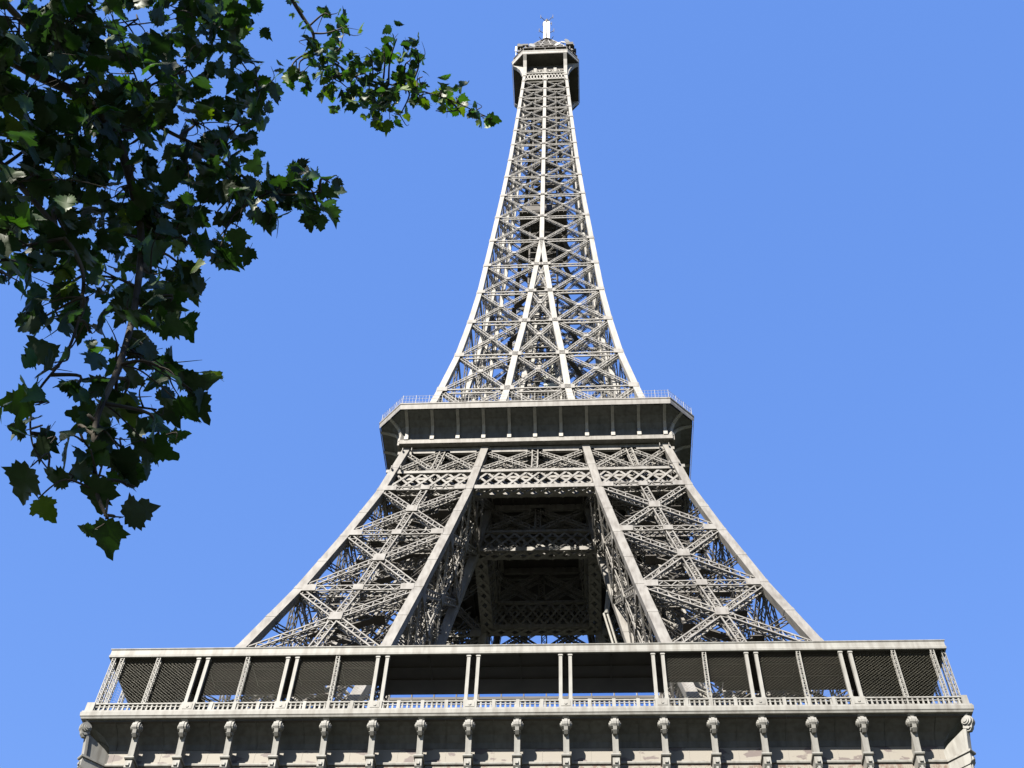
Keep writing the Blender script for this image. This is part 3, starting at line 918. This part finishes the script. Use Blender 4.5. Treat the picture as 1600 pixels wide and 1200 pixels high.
# aerials and dishes on the roof
def dish(mb, c, r, n):
    c = np.array(c, float); n = np.array(n, float); n /= np.linalg.norm(n)
    a = np.cross(n, (0.1, 0.2, 0.97)); a /= np.linalg.norm(a); b = np.cross(n, a); rings = []
    for rr, h in ((0.05, -0.35 * r), (0.6 * r, -0.22 * r), (r, 0.0), (r, 0.12 * r), (0.2 * r, 0.1 * r)):
        rings.append([c + n * h + rr * (a * math.cos(q * math.pi / 6) + b * math.sin(q * math.pi / 6)) for q in range(12)])
    mb.sweep(rings)


for (x, y, z, r, n) in ((-3.3, -7.7, 282.3, 0.85, (0.3, -1, -0.1)), (3.2, -7.7, 282.6, 0.8, (-0.4, -1, 0.0)), (4.6, -7.6, 284.0, 0.75, (0.2, -1, 0.1)), (5.6, -6.9, 286.6, 0.8, (0.6, -1, -0.2)), (-5.6, 5.2, 281.4, 0.7, (-1, 0.2, 0)), (5.8, 4.6, 281.4, 0.7, (1, 0.3, 0.2))):
    d = MB(); dish(d, (x, y, z), r, n); d.bar((x, y + 0.3, 279.7), (x, y + 0.3, z), 0.16, 0.16, (0, 1, 0)); d.build('dish', DISH, summit)
m = MB()
for (x, y, z, sz) in ((-6.3, -7.0, 283.4, (1.7, 1.0, 1.5)), (6.2, -7.0, 283.6, (1.9, 1.0, 1.6)), (-5.0, -7.6, 282.8, (1.5, 0.5, 1.0)), (6.9, -6.2, 284.4, (1.0, 0.9, 1.2)), (0.9, -7.7, 281.6, (2.4, 0.5, 0.7)), (-1.5, -7.7, 281.4, (1.4, 0.5, 0.6)), (-6.8, -6.6, 286.0, (0.6, 0.5, 0.8)), (7.4, -5.6, 282.8, (0.9, 0.9, 1.4))):
    m.box((x, y, z), sz); m.bar((x, y, 279.7), (x, y, z), 0.25, 0.25, (0, 1, 0))
for i in range(26):
    a = i / 26 * 2 * math.pi; x, y = 6.9 * math.cos(a), 6.9 * math.sin(a)
    if abs(x) + abs(y) > 9.6: x *= 0.88; y *= 0.88
    m.bar((x, y, 279.7), (x, y, 281.4 + (i * 37 % 11) * 0.25), 0.1, 0.1, (0, 1, 0))
m.build('roof_equipment', DARK, summit)
m = MB(); m.box((-7.5, -6.2, 284.0), (0.5, 0.4, 3.4)); m.bar((-7.5, -6.2, 279.7), (-7.5, -6.2, 283), 0.14, 0.14, (0, 1, 0)); m.build('antenna_panel', WHITE, summit)

# mast
m = MB(); m.tube([(0, 0, 300), (0, 0, 324)], [0.5, 0.35], 8)
for z, r in ((303.4, 1.5), (304.3, 1.8), (305.4, 1.3), (320.6, 0.9), (321.6, 0.75)):
    m.prism([(r * math.cos(a * math.pi / 6), r * math.sin(a * math.pi / 6)) for a in range(12)], (1, 0, 0), (0, 1, 0), (0, 0, 1), (0, 0, z), -0.25, 0.25)
for i in range(8):
    a = i * math.pi / 4; m.bar((0, 0, 302.5), (2.7 * math.cos(a), 2.7 * math.sin(a), 304.6), 0.14, 0.14)
mast = m.build('antenna_mast', DARK, tower)
pm = MB(); pm.box2((0.1, -0.86, 306.2), (0.92, -0.30, 319.9)); pa = pm.build('antenna_panel', WHITE, mast)
pm = MB(); pm.box2((-0.92, -0.86, 306.2), (-0.1, -0.30, 319.9)); pb = pm.build('antenna_panel', WHITE, mast)
for k in (1, 2, 3):
    copy_part(pa, mast, k * math.pi / 2); copy_part(pb, mast, k * math.pi / 2)
for i, (a, z, L) in enumerate(((-2.6, 322.0, 2.0), (-0.5, 322.0, 2.0), (0.6, 321.5, 1.6), (2.4, 321.5, 1.6), (-2.7, 311.5, 2.3), (-0.4, 311.5, 2.2))):
    ab = MB(); e = V(L * math.cos(a), L * math.sin(a), z + (1.6 if z > 320 else 0.9)); ab.bar((0, 0, z), e, 0.14, 0.14); ab.bar(e + V(0, 0, -1.3), e + V(0, 0, 1.5), 0.16, 0.16, (0, 1, 0)); ab.build('aerial_arm', DARK, mast)
# ------------------------------------------------------------------ plane tree overhead
tree = empty('plane_tree', (-0.9, -110.2, 0))
tag(tree, 'leafy plane tree reaching in overhead with lobed dark green leaves', 'tree')
TO = np.array(tree.location)


def smooth_path(pts, n=8):
    pts = [np.array(p, float) for p in pts]; res = []
    P = [pts[0]] + pts + [pts[-1]]
    for i in range(1, len(P) - 2):
        for j in range(n):
            t = j / n
            res.append(0.5 * ((2 * P[i]) + (-P[i - 1] + P[i + 1]) * t + (2 * P[i - 1] - 5 * P[i] + 4 * P[i + 1] - P[i + 2]) * t * t + (-P[i - 1] + 3 * P[i] - 3 * P[i + 1] + P[i + 2]) * t ** 3))
    res.append(pts[-1])
    return res


def loc(p): return np.array(p, float) - TO


m = MB()
tk = smooth_path([(-0.9, -110.2, -0.1), (-0.86, -110.17, 1.5), (-0.75, -110.25, 4.0), (-0.6, -110.1, 6.5), (-0.5, -110.3, 9.0), (-0.3, -110.6, 12.0), (-0.1, -110.9, 15.0)])
m.tube([loc(p) for p in tk], np.interp(np.linspace(0, 1, len(tk)), [0, .03, .1, .5, 1], [0.55, 0.44, 0.36, 0.26, 0.05]), 14)
m.build('trunk', BARK, tree, smooth=True)
A = lambda x, y, d: np.array(at(x, y, d))
LIMBS = {
    'a': ([(-0.62, -110.15, 6.2), (-0.3, -109.3, 7.6), A(-60, 40, 7.6), A(150, 170, 7.4), A(215, 330, 7.0), A(215, 450, 6.4), A(190, 560, 5.8), A(150, 660, 5.4), A(150, 760, 5.15), A(168, 810, 5.0)], 0.085),
    'b': ([(-0.56, -110.2, 7.6), (0.0, -109.4, 8.6), A(60, 60, 8.2), A(220, 180, 7.9), A(330, 240, 7.7), A(420, 300, 7.5), A(500, 300, 7.4)], 0.06),
    'c': ([(-0.42, -110.4, 10.4), (1.0, -108.8, 12.2), A(400, -110, 11.6), A(446, -20, 11.5), A(470, 22, 11.4), A(489, 52, 11.3), A(491, 78, 11.25), A(528, 102, 11.2), A(560, 122, 11.1), A(640, 138, 11.0), A(700, 155, 10.9), A(768, 186, 10.8)], 0.055),
    'd': ([(-0.5, -110.3, 9.0), (0.3, -109.2, 10.2), A(160, -60, 9.4), A(290, -10, 9.2), A(350, 60, 9.0), A(400, 130, 8.9)], 0.05),
    'e': ([(-0.3, -109.3, 7.6), A(-60, 200, 6.9), A(40, 300, 6.6), A(120, 400, 6.2), A(128, 470, 6.0), A(105, 550, 5.8), A(55, 620, 5.6), A(50, 690, 5.45), A(80, 740, 5.3)], 0.035),
    'f': ([(-0.64, -110.15, 5.4), (-0.3, -109.5, 6.2), A(-120, 330, 5.9), A(-20, 410, 5.8), A(30, 440, 5.7)], 0.03),
}
# leaf clusters: picture position, spread in pixels, distance, number of leaves
CL = []
for px, py, r, d, n in [
    (30, 30, 75, 7.2, 60), (120, 30, 75, 7.8, 60), (215, 30, 70, 8.4, 58), (300, 20, 60, 9.0, 50), (365, 20, 38, 9.0, 26), (352, 60, 32, 9.0, 18),
    (30, 120, 70, 6.8, 55), (120, 120, 70, 7.4, 55), (210, 115, 68, 7.8, 55), (295, 110, 52, 8.4, 36), (375, 118, 34, 8.8, 24), (405, 150, 26, 8.8, 8),
    (30, 205, 70, 6.7, 55), (120, 210, 70, 7.2, 55), (210, 205, 70, 7.4, 55), (300, 185, 55, 7.9, 36), (375, 190, 40, 8.0, 24), (355, 230, 42, 7.8, 22),
    (30, 285, 60, 6.5, 30), (110, 290, 55, 6.9, 34), (200, 290, 70, 7.1, 55), (290, 275, 60, 7.5, 40), (365, 285, 42, 7.6, 22), (430, 300, 34, 7.5, 17), (470, 285, 28, 7.4, 11), (425, 335, 22, 7.5, 6), (490, 325, 22, 7.4, 6), (515, 285, 10, 7.4, 2),
    (20, 370, 50, 6.2, 24), (105, 370, 50, 6.5, 26), (190, 365, 65, 6.8, 50), (275, 360, 55, 7.0, 36), (345, 385, 28, 7.2, 10), (340, 330, 30, 7.4, 12),
    (50, 415, 32, 6.0, 10), (8, 430, 18, 5.8, 4), (150, 430, 55, 6.4, 26), (235, 430, 55, 6.6, 36), (300, 430, 30, 6.7, 12),
    (85, 465, 34, 6.1, 12), (60, 500, 20, 6.0, 6), (200, 490, 45, 6.2, 22), (250, 490, 34, 6.3, 16), (95, 515, 24, 6.0, 6), (140, 520, 30, 6.0, 6),
    (180, 565, 45, 5.9, 15), (235, 560, 40, 6.0, 14), (280, 590, 32, 6.0, 8), (80, 580, 24, 5.8, 5),
    (115, 610, 40, 5.7, 10), (190, 625, 50, 5.7, 16), (245, 640, 40, 5.8, 11), (300, 610, 24, 5.8, 4), (60, 630, 30, 5.6, 5),
    (130, 690, 42, 5.4, 12), (190, 700, 38, 5.5, 8), (250, 690, 30, 5.6, 6), (70, 680, 24, 5.5, 3), (150, 745, 36, 5.2, 7), (200, 760, 28, 5.2, 4),
    (535, 130, 42, 11.1, 40), (500, 105, 24, 11.2, 14), (575, 145, 36, 11.0, 32), (620, 130, 36, 11.0, 26), (600, 175, 22, 11.0, 8), (470, 120, 18, 11.2, 6), (515, 25, 22, 11.4, 8), (545, 40, 14, 11.4, 4),
    (458, 4, 16, 11.5, 5), (480, 62, 16, 11.3, 7), (448, 118, 12, 11.2, 5), (530, 66, 16, 11.3, 6), (512, 95, 18, 11.2, 10), (560, 105, 20, 11.1, 12), (650, 75, 12, 11.0, 4), (590, 185, 14, 11.0, 5), (655, 150, 14, 11.0, 6),
    (600, 80, 20, 11.0, 8), (620, 60, 20, 11.0, 6), (640, 95, 22, 11.0, 8), (660, 120, 14, 11.0, 4), (625, 180, 16, 11.0, 4), (690, 145, 18, 10.9, 9), (715, 155, 16, 10.9, 8), (745, 172, 12, 10.8, 5), (763, 186, 10, 10.8, 4), (690, 175, 10, 10.8, 3), (580, 90, 14, 11.0, 5)]:
    CL.append((px, py, r, d, n))

skel = []; owner = []
for k, (pts, r) in LIMBS.items():
    path = smooth_path(pts, 10)
    LIMBS[k] = (path, r)
    for p in path[6:]: skel.append(p); owner.append(k)
base_skel = np.array(skel)
tw = {k: MB() for k in LIMBS}
leaves = {k: [] for k in LIMBS}
CAMV = np.array(CAM)
for px, py, r, d, n in CL:
    c = A(px, py, d); rad = r / FPX * d
    D = np.linalg.norm(base_skel - c, axis=1); j = int(D.argmin()); k = owner[j]; p = base_skel[j]
    mid = (p + c) / 2 + rng.normal(0, 0.06, 3) + V(0, 0, 0.05)
    path = smooth_path([p, mid, c], 5) if D[j] > 0.08 else [p, c + V(0, 0, 0.01)]
    tw[k].tube([loc(q) for q in path], np.linspace(0.011, 0.005, len(path)), 5)
    local = list(path)
    for q in range(max(2, n // 7)):          # side twigs through the cluster
        e = c + rng.normal(0, 1, 3) * rad * 0.6; s = path[rng.integers(len(path) // 2, len(path))]
        pp = smooth_path([s, (s + e) / 2 + rng.normal(0, 0.03, 3), e], 4)
        tw[k].tube([loc(x) for x in pp], np.linspace(0.006, 0.0012, len(pp)), 5); local += pp
    local = np.array(local)
    for q in range(int(round(n * (1.35 if px > 390 and py < 360 else 0.78 if py < 440 else 0.6)))):
        while True:
            u = rng.uniform(-1, 1, 3)
            if u.dot(u) < 1: break
        pos = c + u * rad * V(1, 1, 1.0) + FWN * rng.uniform(-0.25, 0.25) if False else c + u * rad + np.array(FW) * rng.uniform(-0.35, 0.35)
        b = local[np.linalg.norm(local - pos, axis=1).argmin()]
        leaves[k].append((pos, b, None))

# single leaves standing clear along the lower edge: position, size, angle of the tip in the picture
for px, py, d, sz, ang in [(165, 842, 4.95, .165, -90), (216, 797, 5.0, .14, 25), (32, 757, 5.1, .17, -120), (70, 797, 5.05, .11, -60), (134, 828, 4.95, .07, 180), (312, 600, 5.8, .15, 10), (312, 635, 5.8, .15, -60),
                           (252, 705, 5.5, .17, -30), (195, 730, 5.3, .18, -70), (25, 672, 5.4, .09, 180), (28, 628, 5.5, .16, 170), (45, 505, 6.0, .13, 190), (65, 545, 5.8, .15, 120), (372, 375, 7.2, .15, -80), (350, 410, 7.2, .17, -50), (270, 510, 6.2, .15, -20),
                           (150, 775, 5.1, .17, -100), (120, 735, 5.2, .15, 200), (290, 640, 5.7, .14, -45), (485, 345, 7.4, .13, -75), (510, 300, 7.4, .13, -20), (605, 198, 11, .14, -110), (772, 187, 10.8, .15, -5), (455, 115, 11.2, .16, 170), (85, 745, 5.2, .13, 160), (60, 700, 5.4, .11, 200)]:
    c = A(px, py, d); D = np.linalg.norm(base_skel - c, axis=1); j = int(D.argmin()); k = owner[j]
    a = R(ang); tip = np.array(RT) * math.cos(a) + np.array(UP) * math.sin(a)
    bp = c - tip * sz * 0.5
    p = base_skel[max(0, j - 2)]
    pp = smooth_path([p, (p + bp) / 2 + V(0, 0, 0.03) - tip * 0.05, bp], 6)
    tw[k].tube([loc(x) for x in pp], np.linspace(0.006, 0.003, len(pp)), 5)
    leaves[k].append((c, bp, (tip, sz)))

# the part of the crown beyond the picture that shades the boughs: outside the frame
crown = []
CC = [((-0.6, -113.2, 10.2), (4.6, 3.6, 3.4), 1500), ((-3.6, -109.5, 9.5), (3.4, 4.0, 4.0), 1100), ((1.0, -112.5, 9.0), (3.5, 2.6, 2.2), 900), ((-1.0, -111.0, 14.0), (3.4, 3.0, 2.4), 700)]
for c, rr, n in CC:
    for q in range(n):
        u = rng.normal(0, 1, 3); u /= np.linalg.norm(u); u *= rng.uniform(0.25, 1) ** 0.5
        p = np.array(c) + u * np.array(rr); v = p - CAMV
        z = v.dot(np.array(FW))
        if z > 0.2:
            x = 800 + FPX * v.dot(np.array(RT)) / z; y = 600 - FPX * v.dot(np.array(UP)) / z
            if -60 < x < 1680 and -70 < y < 1300: continue
        crown.append((p, p + rng.normal(0, 0.1, 3), None))

# leaf outline: five toothed lobes, base at the origin, tip along +u
OUT = [(0.0, 0.0), (-0.05, 0.08), (-0.09, 0.20), (0.01, 0.25), (-0.01, 0.37), (0.09, 0.36), (0.13, 0.47), (0.21, 0.43), (0.33, 0.61), (0.37, 0.49), (0.45, 0.52), (0.46, 0.38), (0.53, 0.31),
       (0.61, 0.36), (0.66, 0.27), (0.77, 0.28), (0.80, 0.17), (0.92, 0.12), (1.06, 0.0)]
OUT = OUT + [(x, -y) for x, y in OUT[-2:0:-1]]
NO = len(OUT)


def foliage(name, items, parent, smin=.07, smax=.165, big=1.0):
    vs = []; fs = []; hue = []; nv = 0
    for pos, b, spec in items:
        if spec:
            ax, s = spec; nrm = -np.array(FW) + rng.normal(0, 0.28, 3)
        else:
            s = (smin + (smax - smin) * rng.beta(2.2, 1.7)) * big * (0.78 if name == 'foliage' and parent.get('fine_sunlit') else 1.0)
            ax = pos - b; ax = ax / (np.linalg.norm(ax) + 1e-6) * 0.8 + rng.normal(0, 0.45, 3) + V(0, 0, -0.35)
            ax /= np.linalg.norm(ax); nrm = V(0, 0, 1) + rng.normal(0, 0.48, 3)
        nrm = nrm - ax * nrm.dot(ax); nrm /= np.linalg.norm(nrm) + 1e-9; sd = np.cross(nrm, ax)
        droop = rng.uniform(-0.05, 0.5); fold = rng.uniform(0.02, 0.45) * rng.choice((-1, 1)); wid = rng.uniform(0.82, 1.08); skew = rng.uniform(-0.12, 0.12)
        org = pos - ax * s * 0.45 - TO
        calm = 0.3 if spec else 1.0
        tw_ = rng.uniform(-0.5, 0.5); cu = rng.uniform(-0.5, 0.4) * calm; fold *= calm; tw_ *= calm

        def pt(u, v):
            h = -droop * u * u + fold * abs(v) + tw_ * u * v + cu * v * v + 0.03 * math.sin(9 * u + 7 * v)
            return org + (ax * u + sd * (v * wid + skew * u * u) + nrm * h) * s
        jit = rng.uniform(0.90, 1.08, NO)
        pts = [pt(u * j, v * j) for (u, v), j in zip(OUT, jit)] + [pt(0.34, 0.0), pt(0.62, 0.0)]
        # stalk, three-sided
        st = org - (ax + V(0, 0, -0.2)) * s * rng.uniform(0.15, 0.32); r = 0.0016 * (1 if big == 1.0 else 2)
        for q in (org, st):
            pts += [q + sd * r, q + nrm * r, q - sd * r]
        vs += pts
        c1, c2 = nv + NO, nv + NO + 1
        for i in range(NO):
            u = (OUT[i][0] + OUT[(i + 1) % NO][0]) / 2
            fs.append((nv + i, nv + (i + 1) % NO, c1 if u < 0.48 else c2))
        # close the two fans
        ui = [i for i in range(NO) if ((OUT[i][0] + OUT[(i + 1) % NO][0]) / 2 < 0.48) != ((OUT[i - 1][0] + OUT[i][0]) / 2 < 0.48)]
        for i in ui:
            fs.append((nv + i, c2, c1) if (OUT[i - 1][0] + OUT[i][0]) / 2 < 0.48 else (nv + i, c1, c2))
        t = nv + NO + 2
        for i in range(3): fs.append((t + i, t + (i + 1) % 3, t + 3 + (i + 1) % 3, t + 3 + i))
        hue += [min(1.0, rng.beta(2, 2.2) + (0.3 if parent.get('fine_sunlit') else 0)) if rng.random() > 0.03 else 0.99] * len(pts)  # top sprig: sun highlights painted as a lighter leaf tone; few random bright leaves
        nv += len(pts)
    me = bpy.data.meshes.new(name); me.from_pydata([tuple(v) for v in vs], [], fs); me.update()
    a = me.attributes.new('leaf_hue', 'FLOAT', 'POINT'); a.data.foreach_set('value', np.array(hue, np.float32))
    me.polygons.foreach_set('use_smooth', np.ones(len(me.polygons), bool))
    me.materials.append(LEAF)
    o = bpy.data.objects.new(name, me); COL.objects.link(o); o.parent = parent
    return o


for k, (path, r) in LIMBS.items():
    lb = MB(); lb.tube([loc(p) for p in path], r * np.interp(np.linspace(0, 1, len(path)), [0, 0.25, 0.5, 1], [1.0, 0.42, 0.24, 0.08]), 8)
    bough = lb.build('limb', BARK, tree, smooth=True)
    if k == 'c': bough['fine_sunlit'] = 1
    if tw[k].v: tag(tw[k].build('twig', BARK, bough, smooth=True), kind='stuff')
    if leaves[k]: foliage('foliage', leaves[k], bough)
lb = MB()
for e in ((-3.6, -109.5, 10.5), (-2.0, -113.5, 11.0), (1.5, -113.0, 10.0), (-0.8, -111.5, 14.5), (-4.5, -111.0, 9.0), (0.5, -114.5, 11.0)):
    z0 = 6.5 + (e[2] - 9) * 0.5; s = V(-0.6, -110.15, z0); e = np.array(e)
    lb.tube([loc(p) for p in smooth_path([s, s * 0.5 + e * 0.5 + V(0, 0, 0.5), e], 6)], np.linspace(0.11, 0.02, 13), 7)
bough = lb.build('limb', BARK, tree, smooth=True)
foliage('crown', crown, tree, .14, .22, 1.25)
